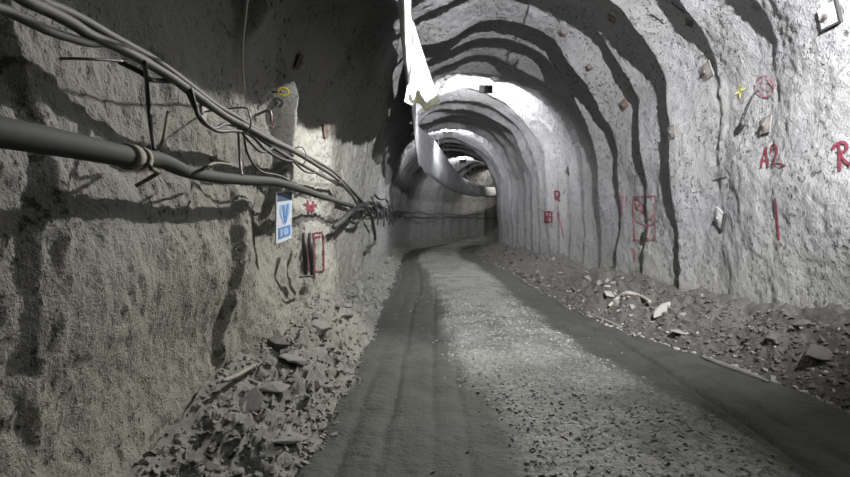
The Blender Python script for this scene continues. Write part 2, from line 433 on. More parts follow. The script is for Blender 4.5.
# rock shapes: angular hulls
def rock_mesh(seed, flat_=.6, n=16, mat=None, sub=True):
    r = random.Random(seed); bm = bmesh.new()
    for _ in range(n):
        v = Vector((r.gauss(0, 1), r.gauss(0, 1), r.gauss(0, 1))).normalized() * r.uniform(.8, 1)
        bm.verts.new((v.x * .5, v.y * .5 * r.uniform(.75, 1), v.z * .5 * flat_))
    res = bmesh.ops.convex_hull(bm, input=bm.verts[:])
    bmesh.ops.delete(bm, geom=[v for v in res['geom_interior'] if isinstance(v, bmesh.types.BMVert)], context='VERTS')
    if sub:
        bmesh.ops.bevel(bm, geom=bm.edges[:], offset=.022, segments=1, affect='EDGES', profile=.5)
    me = bpy.data.meshes.new('rock'); bm.to_mesh(me); bm.free()
    if mat: me.materials.append(mat)
    return me
rocks = {k: [rock_mesh(s + 100 * j, random.Random(s).choice([.35, .55, .7, .8]), mat=M[k]) for s in range(12)] for j, k in enumerate(('rock', 'rock_dark', 'rock_pale'))}
taken = []
def surf(side, s, lat): return float(bank_h(side, np.array(s), np.array(lat)))
def floor_z(s, lat): return float(floor_h(np.array(s), np.array(lat)))
def put_rock(me, p, size, rot, label, group=None, name='rock'):
    o = bpy.data.objects.new(name, me); C.objects.link(o)
    o.location = p; o.rotation_euler = rot; o.scale = size
    return tag(o, label, 'rock', group)

# singled-out stones (seen at a pixel, lying on the bank)
def on_ground(px, py):
    d = ray(px, py); t = 1.0
    while t < 45:
        p = EYE + d * t
        k = int(np.argmin((_cp[:, 0] - p.x) ** 2 + (_cp[:, 1] - p.y) ** 2)); s = float(_cs[k]); l = lat_of(p)
        h = floor_z(s, l)
        if l > 1.2: h = max(h, surf(1, s, l))
        if l < -1.9: h = max(h, surf(-1, s, l))
        if p.z <= h or abs(l) > HW - .1: return p, s, l
        t += .02
    return p, s, l
special = [
    # px, py, kind, size(x,y,z), rot, label
    (662, 312, 'rock_pale', (.46, .20, .20), (.2, -.45, .5), 'long pale pinkish stone tilted up in the middle of the right bank'),
    (612, 296, 'rock_pale', (.40, .28, .26), (.3, .2, .2), 'pale blocky stone at the far end of the bent timber in the right bank'),
    (678, 334, 'rock_pale', (.42, .26, .22), (.1, .1, .9), 'low pale stone nearest the road edge below the tilted pinkish stone'),
    (818, 357, 'rock_dark', (.55, .42, .32), (.1, .15, .4), 'big dark boulder low in the right bank near the picture edge'),
    (276, 391, 'rock', (.34, .30, .16), (.25, .2, .4), 'square grey slab with a dark undercut edge beside the light stick'),
    (252, 404, 'rock_dark', (.26, .36, .14), (.5, .5, .2), 'smooth dark grey slab leaning below the square grey slab'),
    (313, 357, 'rock', (.30, .42, .16), (.3, .55, -.3), 'long grey slab sloping down the upper left bank'),
    (318, 330, 'rock', (.30, .44, .18), (.2, .6, -.4), 'tilted pale grey slab highest on the left bank'),
    (292, 362, 'rock', (.36, .30, .20), (.1, .3, .8), 'broad grey block in the middle of the left bank'),
    (278, 345, 'rock_dark', (.26, .24, .18), (.3, .1, .2), 'dark angular block against the left wall above the broad grey block'),
    (282, 440, 'rock', (.42, .32, .16), (.05, .1, .3), 'flat wide slab lying at the foot of the left bank nearest the camera'),
]
for px, py, k, sz, rot, lab in special:
    p, s, l = on_ground(px, py)
    me = rocks[k][len(taken) % 12]
    p = p + Vector((0, 0, sz[2] * .12))
    put_rock(me, p, sz, rot, lab)
    taken.append((p.x, p.y, max(sz) * .5))

def scatter(side, n, label, group, kinds, smin, smax, slo, shi):
    got = tries = 0
    while got < n and tries < n * 60:
        tries += 1
        s = slo * (shi / slo) ** random.random()
        f = float(foot_r(np.array(s)) if side > 0 else foot_l(np.array(s)))
        t = random.random() ** (.9 if side > 0 else .7) * .98 - .04
        l = f + t * (HW * side - f)
        sz = smin + (smax - smin) * random.random() ** 2.2
        if s > 10: sz *= 1.15
        if abs(l) + sz * .4 > HW - .06: continue
        p = W(s, l, surf(side, s, l))
        rr = sz * .5
        if any((p.x - a) ** 2 + (p.y - b) ** 2 < ((rr + c) * .82) ** 2 for a, b, c in taken): continue
        taken.append((p.x, p.y, rr))
        k = random.choice(kinds); me = random.choice(rocks[k])
        p.z += sz * .05
        put_rock(me, p, (sz, sz * random.uniform(.7, 1), sz * random.uniform(.6, .95)),
                 (random.uniform(-.5, .5), random.uniform(-.5, .5), random.uniform(0, 6.3)), label, group)
        got += 1
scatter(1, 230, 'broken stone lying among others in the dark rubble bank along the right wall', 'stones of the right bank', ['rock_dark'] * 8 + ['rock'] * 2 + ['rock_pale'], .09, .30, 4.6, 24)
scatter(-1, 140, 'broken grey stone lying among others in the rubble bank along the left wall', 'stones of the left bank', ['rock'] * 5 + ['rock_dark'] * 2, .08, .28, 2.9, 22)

# small stuff: pebbles as one mesh per place
def pebble_stuff(n, sampler, mat, name, label, cat, lo, hi):
    base = []
    for sd in range(6):
        me = rock_mesh(500 + sd, .65, 9, None, False)
        base.append((np.array([v.co[:] for v in me.vertices]), [tuple(p.vertices) for p in me.polygons])); bpy.data.meshes.remove(me)
    V, F, off = [], [], 0
    S, L, Zs = sampler(n)
    X, Y, _ = world(S, L, 0)
    for x, y, z in zip(X, Y, Zs):
        v, f = base[random.randrange(6)]
        sz = lo + (hi - lo) * random.random() ** 2.5
        R = Matrix.Rotation(random.uniform(0, 6.3), 3, 'Z') @ Matrix.Rotation(random.uniform(-.6, .6), 3, 'X')
        V.append((v * sz) @ np.array(R).T + np.array([x, y, z + sz * .08]))
        F += [tuple(i + off for i in q) for q in f]; off += len(v)
    o = link(name, np.concatenate(V), F, mat, None, False)
    return tag(o, label, cat, kind='stuff')
def samp_centre(n):
    S, L = [], []
    while len(S) < n:
        s = 3.0 * (24 / 3.0) ** rng.random(); l = rng.uniform(-1.7, 1.25)
        if rng.random() < float(gravel_mask(np.array(s), np.array(l))) * .95 + .015: S.append(s); L.append(l)
    S, L = np.array(S), np.array(L); return S, L, floor_h(S, L)
def samp_bank(side, slo, skew=1.0):
    def f(n):
        S = slo * (26 / slo) ** rng.random(n); ft = foot_r(S) if side > 0 else foot_l(S)
        T = rng.random(n) ** skew * 1.04 - .06; L = ft + T * ((HW * .96 if side > 0 else -2.82) - ft)
        return S, L, np.maximum(bank_h(side, S, L), floor_h(S, L))
    return f
pebble_stuff(9000, samp_centre, M['pebble'], 'gravel_strip', 'strip of pale crushed stone between the two wheel tracks', 'gravel', .013, .06)
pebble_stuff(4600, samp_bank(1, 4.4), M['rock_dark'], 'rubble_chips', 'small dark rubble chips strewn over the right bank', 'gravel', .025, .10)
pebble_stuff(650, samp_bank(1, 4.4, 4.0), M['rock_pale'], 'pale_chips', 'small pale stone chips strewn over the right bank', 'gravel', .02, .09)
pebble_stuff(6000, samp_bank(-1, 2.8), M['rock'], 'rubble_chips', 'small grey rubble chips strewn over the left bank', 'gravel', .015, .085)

# timber, sticks and a ridge of stones and mud in the rubble
def ground_path(pix, lift=.02):
    out = []
    for px, py in pix:
        p, s, l = on_ground(px, py); out.append(p + Vector((0, 0, lift)))
    return out
tag(tube('bank_edge_strip', ground_path([(585, 314), (604, 321), (622, 329)], .02), .026, M['wood_grey'], sides=6), 'straight grey timber half sunk along the edge of the right bank', 'timber')
tag(tube('timber_branch', ground_path([(609, 309), (618, 301), (627, 296), (640, 299), (650, 305)], .05), [.025, .035, .04, .03, .025], M['wood'], sides=8), 'pale bent timber lying across the right bank', 'timber')
tag(tube('bank_edge_strip', ground_path([(702, 358), (722, 366), (745, 374), (768, 383)], .02), [.02, .032, .03, .015], M['wood_grey'], sides=6), 'thin pale ridge of stones and mud along the foot of the right bank near camera', 'timber')  # plain bar standing for the ridge of stones and mud
tag(tube('wooden_stick', ground_path([(223, 383), (238, 377), (255, 367)], .015), [.014, .018, .012], M['wood'], sides=7), 'thin light stick lying against the left wall above the slabs', 'stick')

# ------------------------------------------------------------------ ventilation duct of collapsed fabric
def sleeve(name, st, mat, parent, n=30, seed=0, step=.12):
    """st rows: s, X, bottom z, height, width. A limp fabric sleeve hanging from its top seam."""
    st = np.array(st, float); ss = np.arange(st[0, 0], st[-1, 0], step)
    def ip(k):
        return np.interp(ss, st[:, 0], st[:, k])
    def sm(a):
        kern = np.ones(9) / 9; return np.convolve(np.pad(a, 4, 'edge'), kern, 'valid')
    X, B, H, Wd = [sm(ip(k)) for k in (1, 2, 3, 4)]
    V, F = [], []
    for i, s in enumerate(ss):
        for k in range(n):
            a = 2 * math.pi * k / n
            zz = (1 - math.cos(a)) / 2                    # 0 top .. 1 bottom
            belly = math.sin(a) * (.35 + .65 * zz)
            w = .035 * float(vnoise(s * 2.2, zz * 3, k > n / 2, 90 + seed)) + .018 * float(vnoise(s * 6, zz * 5, k > n / 2, 91 + seed))
            sag = .05 * float(vnoise(s * 1.1, 3.3, 0, 92 + seed)) * zz
            V.append((X[i] + belly * Wd[i] / 2 + w * math.sin(a) ** 2 * (1 if k < n / 2 else 1), s, B[i] + H[i] * (1 - zz) + sag))
    for i in range(len(ss) - 1):
        for k in range(n):
            k2 = (k + 1) % n
            F.append((i * n + k, (i + 1) * n + k, (i + 1) * n + k2, i * n + k2))
    return link(name, V, F, mat, parent), ss, X, B + H

d1 = thing('ventilation_duct', 'limp white ventilation sleeve with a torn end hanging from ceiling nearest the camera', 'ventilation duct', (-.4, 5, 4.1))

def child(o, par):
    o.location = o.location - par.location; o.parent = par; return o
child(sleeve('sleeve', [(-4, -.29, 3.5, 1.5, .13), (3, -.29, 3.5, 1.5, .13), (4.6, -.31, 3.5, 1.5, .13), (6.1, -.40, 3.56, 1.45, .13), (8, -.48, 3.75, 1.25, .14), (9.9, -.56, 3.95, 1.0, .16)], M['duct'], None)[0], d1)
# the torn end falls open as a broad flap with a stained, ragged hem
nu, nv = 34, 46
FV, FF, FM = [], [], []
for j in range(nv):
    v = j / (nv - 1)
    for i in range(nu):
        u = i / (nu - 1)
        zt, zb = 4.95, 3.64 - .11 * math.sin(u * math.pi) + .05 * float(vnoise(u * 5, 2.2, 0, 95)) + .05 * u
        z = zt + (zb - zt) * v
        xl = -.50 - .10 * v ** 3; xr = -.44 + .43 * v ** 1.1
        x = xl + (xr - xl) * u
        fold = .05 * math.sin(u * 9 + 1.5) * v + .04 * float(vnoise(u * 4, v * 3, 0, 96))
        y = 9.0 + .55 * u * (.3 + .7 * v) + fold
        FV.append((x, y, z))
for j in range(nv - 1):
    for i in range(nu - 1):
        FF.append((j * nu + i, j * nu + i + 1, (j + 1) * nu + i + 1, (j + 1) * nu + i))
        u, v = i / nu, j / nv
        top = .86 + .035 * abs(u - .4) - .05 * math.exp(-((u - .42) / .1) ** 2) + .03 * float(vnoise(u * 9, 1, 0, 97))
        bot = .985 - .10 * max(0, .35 - u) * 2
        FM.append(1 if top < v < bot and .06 < u < .95 and not (u < .35 and v > .9 + u * .25) else 0)
fo = link('torn_flap', FV, FF, M['duct'], None); fo.data.materials.append(M['duct_olive'])
fo.data.polygons.foreach_set('material_index', FM)
sd = fo.modifiers.new('thickness', 'SOLIDIFY'); sd.thickness = .006
child(fo, d1); tag(fo, 'torn hanging flap with olive stained hem')
d2 = thing('ventilation_duct', 'long sagging dusty pale ventilation sleeve curving away to the right down the tunnel', 'ventilation duct', (-.8, 20, 3.7))
st2 = [(11.0, -.59, 4.05, 1.1, .09), (13, -.645, 3.98, 1.15, .09), (15, -.70, 3.92, 1.2, .09), (18, -.78, 3.8, 1.3, .10), (20, -.80, 3.72, 1.4, .12), (21.5, -.66, 3.62, 1.6, .16),
       (23.5, -.36, 3.52, 1.75, .2), (26.5, .0, 3.42, 1.8, .25), (30, .55, 3.36, 1.5, .35), (34, 1.3, 3.36, 1.1, .42), (38, 2.3, 3.42, .9, .42), (42, 3.7, 3.5, .8, .42), (45.5, 5.6, 3.6, .8, .42)]
child(sleeve('sleeve', st2, M['duct_dirty'], None, seed=4, step=.15)[0], d2)
# straps carrying the sleeves, one every two metres, up to the crown
def strap(par, s_, x, ztop):
    loc, _, _, _ = BVH.ray_cast(Vector((x, s_, ztop)), Vector((0, 0, 1)))
    zt = (loc.z if loc else 5.3) + .01
    child(tube('strap', [(x, s_, ztop - .03), (x + .01, s_, (ztop + zt) / 2), (x, s_, zt)], .008, M['cable_dark'], sides=6), par)
for y in np.arange(.5, 9.6, 1.5):
    x = float(np.interp(y, [-4, 3, 4.6, 6.1, 8, 9.9], [-.29, -.29, -.31, -.40, -.48, -.56])); strap(d1, y, x, float(np.interp(y, [-4, 6, 8, 9.9], [5.04, 5.02, 4.98, 4.95])))
sa = np.array(st2)
for y in np.arange(11.4, 45, 1.6):
    strap(d2, y, float(np.interp(y, sa[:, 0], sa[:, 1])), float(np.interp(y, sa[:, 0], sa[:, 2] + sa[:, 3])))

# ------------------------------------------------------------------ lamps at the crown
def floodlight(s, lat, z, label, power, col, aim=None, cone=100, blend=.6):
    cx_, cy_, tx, ty = centre(s); yaw = math.atan2(-tx, ty)
    if aim is not None:
        dv = W(*aim) - W(s, lat, z); yaw = math.atan2(-dv.x, dv.y)
    t = thing('floodlight', label, 'lamp', W(s, lat, z), Matrix.Rotation(float(yaw), 4, 'Z'), 'floodlights along the crown')
    b = MB(); b.box((0, 0, 0), (.40, .07, .24), bev=.012)
    for k in range(9): b.box((-.16 + .04 * k, -.05, 0), (.008, .04, .20))
    b.build('housing', M['housing'], t)
    l = MB(); l.box((0, .040, 0), (.35, .008, .19)); l.build('lens', M['lens'], t)
    br = MB(); br.box((-.215, 0, .06), (.012, .04, .16)); br.box((.215, 0, .06), (.012, .04, .16)); br.box((0, 0, .145), (.44, .04, .012))
    loc, _, _, _ = BVH.ray_cast(Vector(W(s, lat, z)) + Vector((0, 0, .05)), Vector((0, 0, 1)))
    top = (loc.z - z) if loc else .4
    br.tube([(0, 0, .14), (0, 0, top * .6), (0, 0, top + .03)], .014, 8, 1); br.build('bracket', M['steel'], t)
    ld = bpy.data.lights.new('floodlight_bulb', 'SPOT' if aim is not None else 'POINT'); ld.energy = power; ld.color = col; ld.shadow_soft_size = .06
    lo = bpy.data.objects.new('bulb', ld); C.objects.link(lo); lo.parent = t; lo.location = (0, .17, .02)
    if aim is not None:
        ld.spot_size = math.radians(cone); ld.spot_blend = blend
        lo.rotation_euler = (math.pi / 2 + math.atan2(dv.z, math.hypot(dv.x, dv.y)), 0, 0)
    return t
LAMPS = [
    (8.0, .65, 5.1, 'floodlight high on the right haunch nearest the camera', 2300, (1, .985, .95), (4.9, -2.75, 1.3), 84, .8),
    (-.3, .75, 4.7, 'floodlight above the camera aimed down the tunnel at the right wall', 17500, (.97, .975, 1), (14, 1.9, 3.6), 84, 1.0),
    (16.2, .42, 5.55, 'black floodlight on the brightest nearest band of ceiling in view', 1050, (.97, .98, 1)),
    (24.6, -.1, 5.55, 'small dark floodlight at the second bright ceiling arch', 520, (.95, .97, 1)),
    (35.6, -.1, 5.55, 'tiny dark floodlight at the third bright ceiling arch where the tunnel bends', 280, (.97, .98, 1)),
    (43.0, .2, 5.5, 'farthest floodlight lighting the yellowish end of the bend', 330, (1, .98, .86)),
]
for a in LAMPS: floodlight(*a)

# ------------------------------------------------------------------ water pipe and cables on the left wall
def px_path(pix): return [at_lat(x, y, o) for x, y, o in pix]
def far_path(pts): return [W(s, -HW + o, z) for s, o, z in pts]
def s_of(p):
    k = int(np.argmin((_cp[:, 0] - p[0]) ** 2 + (_cp[:, 1] - p[1]) ** 2)); return float(_cs[k])

pipe_p = [(-120, 112, .34), (0, 132, .34), (70, 145, .33), (130, 157, .32), (160, 160, .30), (185, 171, .26), (215, 177, .24), (245, 180, .24), (275, 182, .24), (300, 189, .25), (318, 195, .26), (334, 200, .26), (352, 206, .25)]
pp = px_path(pipe_p)
wp = thing('water_pipe', 'thick dusty grey hose pipe running low along the left wall', 'pipe', pp[1])
child(tube('pipe_body', pp[:6], [.047, .047, .046, .044, .036, .034], M['pipe'], sides=16), wp)
child(tube('hose_end', pp[4:], [.034, .034, .035, .036, .036, .036, .036, .034, .032], M['pipe'], sides=14), wp)
v = pp[3]; t = (pp[4] - pp[3]).normalized()
child(tube('collar', [v - t * .03, v + t * .03], [.054, .054], M['rope'], sides=16, res=1), wp)
child(tube('collar', [v + t * .07, v + t * .11], [.050, .048], M['rope'], sides=16, res=1), wp)
tag(tube('rope_tie', px_path([(168, 112, .22), (163, 140, .26), (157, 152, .20), (150, 166, .42), (158, 172, .40), (150, 178, .36), (136, 186, .30)]), .009, M['rope'], sides=7), 'beige rope knotted round the collar of the thick pipe', 'rope')
tag(tube('rope_tie', px_path([(200, 170, .16), (207, 166, .34), (218, 163, .28), (232, 165, .2)]), .008, M['rope'], sides=7), 'thin pale tie over the pipe right of its collar', 'rope')

def cable(name, label, pix, far, r, mat, cat='cable', sides=9):
    p = px_path(pix) + far_path(far)
    return tag(tube(name, p, r, M[mat], sides=sides), label, cat)
cable('power_cable', 'lowest grey cable of the upper bundle sagging in from the left edge', [(-60, -8, .30), (0, 8, .28), (22, 18, .28), (45, 29, .28), (68, 37, .27), (90, 43, .26), (112, 44, .26), (138, 55, .26), (165, 74, .25), (195, 97, .24), (215, 110, .24), (240, 126, .22), (262, 140, .22), (285, 155, .22), (308, 168, .22), (332, 181, .22)],
      [(8.8, .22, 2.08), (10.2, .22, 1.92), (11.6, .2, 1.98), (13, .22, 1.78)], .017, 'cable')
cable('power_cable', 'thick grey twin cable in the middle of the upper bundle', [(-30, -35, .30), (22, -2, .30), (45, 9, .29), (70, 22, .28), (92, 36, .27), (118, 47, .27), (142, 60, .27), (172, 78, .27), (200, 98, .26), (225, 116, .25), (248, 128, .24), (272, 141, .24), (295, 152, .24), (318, 166, .24), (336, 178, .25), (350, 192, .24)],
      [(9.6, .24, 1.86), (11.2, .22, 2.02), (12.8, .24, 1.84), (14.6, .22, 1.9)], .022, 'cable')
cable('power_cable', 'topmost pale cable of the upper bundle', [(0, -38, .28), (38, -2, .27), (62, 9, .26), (84, 20, .25), (108, 34, .24), (130, 46, .24), (158, 62, .24), (188, 84, .25), (214, 104, .25), (238, 118, .24), (262, 133, .23), (290, 148, .23), (314, 160, .23), (334, 172, .23), (346, 184, .24)],
      [(9.4, .26, 2.0), (11, .24, 1.9), (12.6, .22, 2.02), (14.2, .22, 1.84), (16, .22, 1.94)], .019, 'cable')
cable('power_cable', 'thin dark cable looping beneath the upper bundle', [(120, 62, .20), (140, 72, .2), (152, 80, .24), (175, 82, .24), (186, 90, .26), (195, 108, .28), (204, 122, .28), (218, 131, .26), (236, 131, .24), (252, 136, .22), (266, 150, .24), (284, 160, .22), (300, 163, .22), (322, 176, .22), (340, 184, .24), (356, 200, .24)],
      [(10.4, .2, 1.96), (11.8, .22, 1.82), (13.4, .2, 1.95)], .012, 'cable_dark')
cable('power_cable', 'black flexible lead hanging between bundle and pipe near the collar', [(183, 82, .24), (190, 88, .28), (194, 102, .30), (198, 116, .28), (206, 125, .26), (216, 128, .24), (225, 124, .24), (236, 126, .22)], [], .011, 'black')
cable('power_cable', 'thin black wire drooping just above the blue sign', [(238, 128, .2), (250, 142, .24), (262, 152, .24), (276, 148, .22), (290, 158, .22), (306, 172, .24), (322, 174, .22), (338, 186, .22)], [], .010, 'black')
cable('power_cable', 'grey cable strand dropping to meet the pipe past the blue sign', [(244, 133, .2), (246, 148, .22), (252, 162, .22), (262, 172, .22), (280, 176, .22), (298, 186, .24)], [], .009, 'cable')
cable('hanging_hose', 'black thick hose end hooked down from the cables right of the red marks', [(368, 203, .22), (360, 206, .24), (350, 213, .26), (342, 221, .24), (334, 227, .2)], [], [.036, .04, .042, .042, .036], 'black', 'hose')
cable('hanging_hose', 'black hose loop hanging down beyond the bent hose end', [(358, 203, .2), (364, 206, .24), (370, 213, .24), (373, 224, .22), (375, 236, .2), (374, 243, .18), (368, 247, .16)], [], .035, 'black', 'hose')
cable('hanging_hose', 'short dark hose stub curled below the bundle between the two hoses', [(350, 214, .16), (351, 221, .18), (357, 223, .18), (361, 219, .16)], [], .03, 'cable_dark', 'hose')
# farther away the bundle goes on as separate drooping lines
def far_line(label, s0, s1, z0, amp, r, mat, off, seed, step=.55):
    pts = []
    s = s0; r_ = random.Random(seed * 7)
    while s < s1:
        a_ = amp * float(np.interp(s, [10, 17, 22], [.6, .7, .35]))
        pts.append(W(s, -HW + off + .05 * float(vnoise(s * .9, seed, 0, 130)), z0 - a_ * r_.random() ** 1.5 * 1.6 + .06 * float(vnoise(s * .5, seed * 3.1, 0, 120))))
        s += step * r_.uniform(.6, 2.2) * 1.7
    return tag(tube('power_cable', pts, r, M[mat], sides=7, res=4), label, 'cable')
far_line('upper dark cable festooned along the far left wall', 12.4, 47, 2.22, .18, .026, 'cable_dark', .24, 1)
far_line('lower dark cable drooping deepest along the far left wall', 11.4, 47, 1.98, .34, .028, 'cable_dark', .22, 2)
far_line('middle black cable tangled along the left wall past the hoses', 11, 30, 2.12, .30, .022, 'black', .26, 3, .45)
far_line('thin grey cable winding round the far cables on the left wall', 11, 26, 2.06, .26, .02, 'cable', .28, 4, .4)
for n_, (s, dz) in enumerate([(12.2, .45), (13.1, .3), (14.0, .5), (15.2, .35), (16.8, .5), (18.6, .4), (21, .5), (24, .4)]):
    p0 = W(s, -HW + .24, 2.0)
    pts = [p0, p0 + Vector((.03, .12, -dz * .4)), p0 + Vector((.02, .25, -dz * .95)), p0 + Vector((.0, .34, -dz)), p0 + Vector((0, .42, -dz * .8))]
    tag(tube('cable_tail', pts, .018, M['black'], sides=6), 'loose black cable tail drooping from the far bundle on the left wall', 'cable', 'loose cable tails on the left wall')
# hooks that carry the bundle
hooks = [(242, 112), (300, 150), (338, 172)]
hl = ['steel hook under the hanging pale wire', 'steel hook above the end of the blue sign', 'steel hook at the tangle before the black hoses']
for (x, y), lab in zip(hooks, hl):
    p = at_lat(x, y, .24); s = s_of(p); q, nn_, _, _ = BVH.ray_cast(p, (W(s, -HW - 1, p.z) - p).normalized())
    if q is None: q = W(s, -HW, p.z)
    t = thing('cable_hook', lab, 'hook', p)
    child(tube('hook_arm', [q + (q - p) * .1, p + Vector((0, 0, .03)), p + Vector((.05, 0, -.01)), p + Vector((.06, 0, -.09)), p + Vector((.03, 0, -.14)), p + Vector((0, 0, -.13))], .006, M['steel'], sides=7), t)
    b = MB(); b.box(q, (.02, .09, .12), bev=.004); child(b.build('hook_plate', M['steel']), t)
tag(tube('cable_strap', px_path([(145, 62, .30), (147, 84, .2), (149, 110, .16), (152, 135, .22), (154, 150, .28)]), [.010, .011, .012, .011, .010], M['black'], sides=6), 'black vertical strap hanging the thick pipe from the bundle', 'strap')
tag(tube('cable_strap', px_path([(238, 128, .24), (239, 145, .2), (240, 162, .2), (242, 176, .26)]), .010, M['steel'], sides=6), 'thin steel strap linking bundle and pipe left of the blue sign', 'strap')
tag(tube('steel_rod', px_path([(60, 58.5, .12), (90, 59, .22), (122, 61, .26)]), .006, M['steel'], sides=6), 'thin bare rod sticking out level under the bundle at upper left', 'rod')
a_, b_ = at_lat(248, -10, .75), at_lat(244, 92, .16)
tag(tube('hanging_wire', [a_, (a_ + b_) / 2 + Vector((-.02, 0, 0)), b_], .007, M['rope'], sides=6), 'pale wire hanging straight down the dark upper left wall', 'wire')

# ------------------------------------------------------------------ things fixed to the lining
def basis(nor):
    """Matrix whose Z is the lining normal and Y runs up the lining."""
    z = nor.normalized(); up = Vector((0, 0, 1)); y = (up - z * up.dot(z)).normalized(); x = y.cross(z)
    return Matrix((x, y, z)).transposed()
def bolt_plate(px, py, w, h, spin, label, pm='plate', bolt=True, dark_edge=False):
    loc, nor = hit_avg(px, py)
    R = basis(nor) @ Matrix.Rotation(math.radians(spin), 3, 'Z')
    t = thing('bolt_plate', label, 'bolt plate', loc + nor * .02, R)
    bm = bmesh.new(); bmesh.ops.create_grid(bm, x_segments=6, y_segments=6, size=.5)
    for v in bm.verts:
        r = v.co.length; v.co = Vector((v.co.x * w, v.co.y * h, .022 * max(0, 1 - (r / .42) ** 2)))
    ex = bmesh.ops.extrude_face_region(bm, geom=bm.faces[:])
    for v in [e for e in ex['geom'] if isinstance(e, bmesh.types.BMVert)]: v.co.z += .012
    bmesh.ops.recalc_face_normals(bm, faces=bm.faces[:])
    m = MB(); m.bm(bm); m.build('plate', M[pm], t)
    if dark_edge:
        m = MB(); m.box((w * .52, 0, .0), (w * .10, h * 1.1, .035)); m.box((0, -h * .52, .0), (w * 1.1, h * .10, .035)); m.build('plate_edge', M['black'], t)
    if bolt:
        m = MB(); m.tube([(0, 0, .01), (0, 0, .03), (0, 0, .055)], .013, 8, 1); bo = m.build('bolt', M['rust'], t)
        m = MB(); m.tube([(0, 0, .028), (0, 0, .046)], .026, 6, 1); m.build('nut', M['steel'], bo)
    return t
bolt_plate(708, 71, .28, .22, 8, 'brown square bolt plate left of the yellow spray mark')
bolt_plate(768, 125, .20, .20, 0, 'brown bolt plate directly above the red letter A2')
bolt_plate(721, 218, .28, .24, -24, 'tilted pale bolt plate outlined black below the horizontal crack', 'plate_white', True, True)
bolt_plate(831, 15, .20, .20, 4, 'whitish bolt plate with black edges at the top right corner', 'plate_white', True, True)
bolt_plate(625, 104, .24, .18, 15, 'small reddish bolt plate on the middle arches of right wall', 'rust')
bolt_plate(673, 132, .20, .20, 5, 'narrow brown bolt plate between the dark grooves right of centre')
bolt_plate(564, 31, .20, .18, 10, 'grey bolt plate high on the lit arch above the first floodlight')
bolt_plate(612, 18, .15, .15, 30, 'tilted grey bolt plate near the top edge of the picture')
bolt_plate(590, 66, .12, .12, 10, 'small bolt plate in the middle of the wide lit arch', 'rust')
bolt_plate(568, 170, .14, .20, 5, 'small dark bolt plate beside the far red marks', 'rust')
bolt_plate(297, 61, .16, .18, 12, 'dark bolt plate in the shaded upper left wall', 'rust')
bolt_plate(324, 131, .14, .18, 8, 'small dark bolt plate lower down the shaded left wall near the light edge', 'rust')
bolt_plate(690, 22, .10, .12, 40, 'dark bent bolt plate at the end of the top crack', 'rust')

def spray(name, label, strokes, width, mat, cat='paint mark', lift=.013, passes=1):
    """Paint sprayed on the lining: every stroke follows the rough surface."""
    V, F = [], []
    for st in strokes:
        w = width
        if isinstance(st, tuple) and isinstance(st[0], (int, float)) and isinstance(st[1], list): w, st = st
        p = _catmull(np.array(st, float), 10) if len(st) > 2 else np.array([np.array(st[0], float) + (np.array(st[1], float) - np.array(st[0], float)) * k / 24 for k in range(25)])
        dd = np.gradient(p, axis=0); dd /= np.maximum(np.linalg.norm(dd, axis=1), 1e-6)[:, None]
        n0 = len(V)
        for k, (q, d) in enumerate(zip(p, dd)):
            ww = w * (.75 + .5 * random.random())
            for e in (-1, -.5, 0, .5, 1):
                loc, nor = hit(q[0] - d[1] * ww * e / 2, q[1] + d[0] * ww * e / 2)
                V.append(loc + nor * lift)
        for k in range(len(p) - 1):
            for e in range(4):
                a = n0 + k * 5 + e; F.append((a, a + 1, a + 6, a + 5))
    return tag(link(name, V, F, M[mat], None), label, cat)
ell = lambda cx, cy, rx, ry, a0=0, a1=360: [(cx + rx * math.cos(math.radians(a)), cy + ry * math.sin(math.radians(a))) for a in np.linspace(a0, a1, 15)]
spray('spray_mark', 'red sprayed characters A2 on the right wall', [[(762, 168), (764, 157), (767, 147)], [(767, 147), (768, 158), (769, 168)], [(762, 161), (765, 160.5), (770, 160)],
      [(772, 153), (772.5, 147), (776, 145), (778, 149), (777, 156), (774.5, 164)], [(774.5, 164.5), (780, 164), (787, 166)]], 2.1, 'red')
spray('spray_mark', 'red sprayed letter R at the right edge of the picture', [[(840, 144), (840.5, 156), (841, 171)], (3.0, [(833, 149), (838, 144), (844, 142), (848, 146), (846, 151), (840, 153)]), [(842, 155), (846, 161), (852, 165)]], 3.0, 'red')
spray('spray_mark', 'single red vertical sprayed stroke below the A2', [[(776, 198), (778, 218), (780, 240)]], 2.2, 'red')
spray('spray_mark', 'faint red sprayed circle with inner strokes right of the yellow spray mark', [ell(766, 86, 9.5, 11), [(764, 76), (763, 85), (768, 90), (774, 88)], [(768, 78), (775, 86)], [(759, 90), (764, 96), (771, 95)]], 1.0, 'red_faint')
spray('spray_mark', 'yellow sprayed spot at the start of the red circle mark', [(6.5, [(739, 90), (743, 91)]), (1.5, [(741, 84), (741, 98)]), (1.5, [(736, 94), (747, 88)])], 4, 'yellow_pale')
spray('spray_mark', 'large faded red sprayed box full of scribble on the right wall', [[(634, 197), (634, 218), (635, 240)], [(634, 197), (646, 196), (656, 196)], [(656, 196), (656, 218), (656, 240)], [(633, 240), (645, 240), (656, 240)],
      [(636, 198), (641, 202), (637, 208), (642, 211), (638, 216)], [(640, 200), (644, 208), (641, 214)], [(635, 204), (639, 207), (643, 203)], [(636, 221), (643, 224), (648, 226), (655, 223)], [(646, 215), (650, 219), (655, 214)], (1.8, [(633, 248), (635, 254), (635, 262)])], 1.3, 'red_faint')
spray('spray_mark', 'thin faded red sprayed strokes left of the large red box', [[(622, 193), (622, 204), (623, 216)], [(627, 195), (627, 206)]], 1.2, 'red_faint')
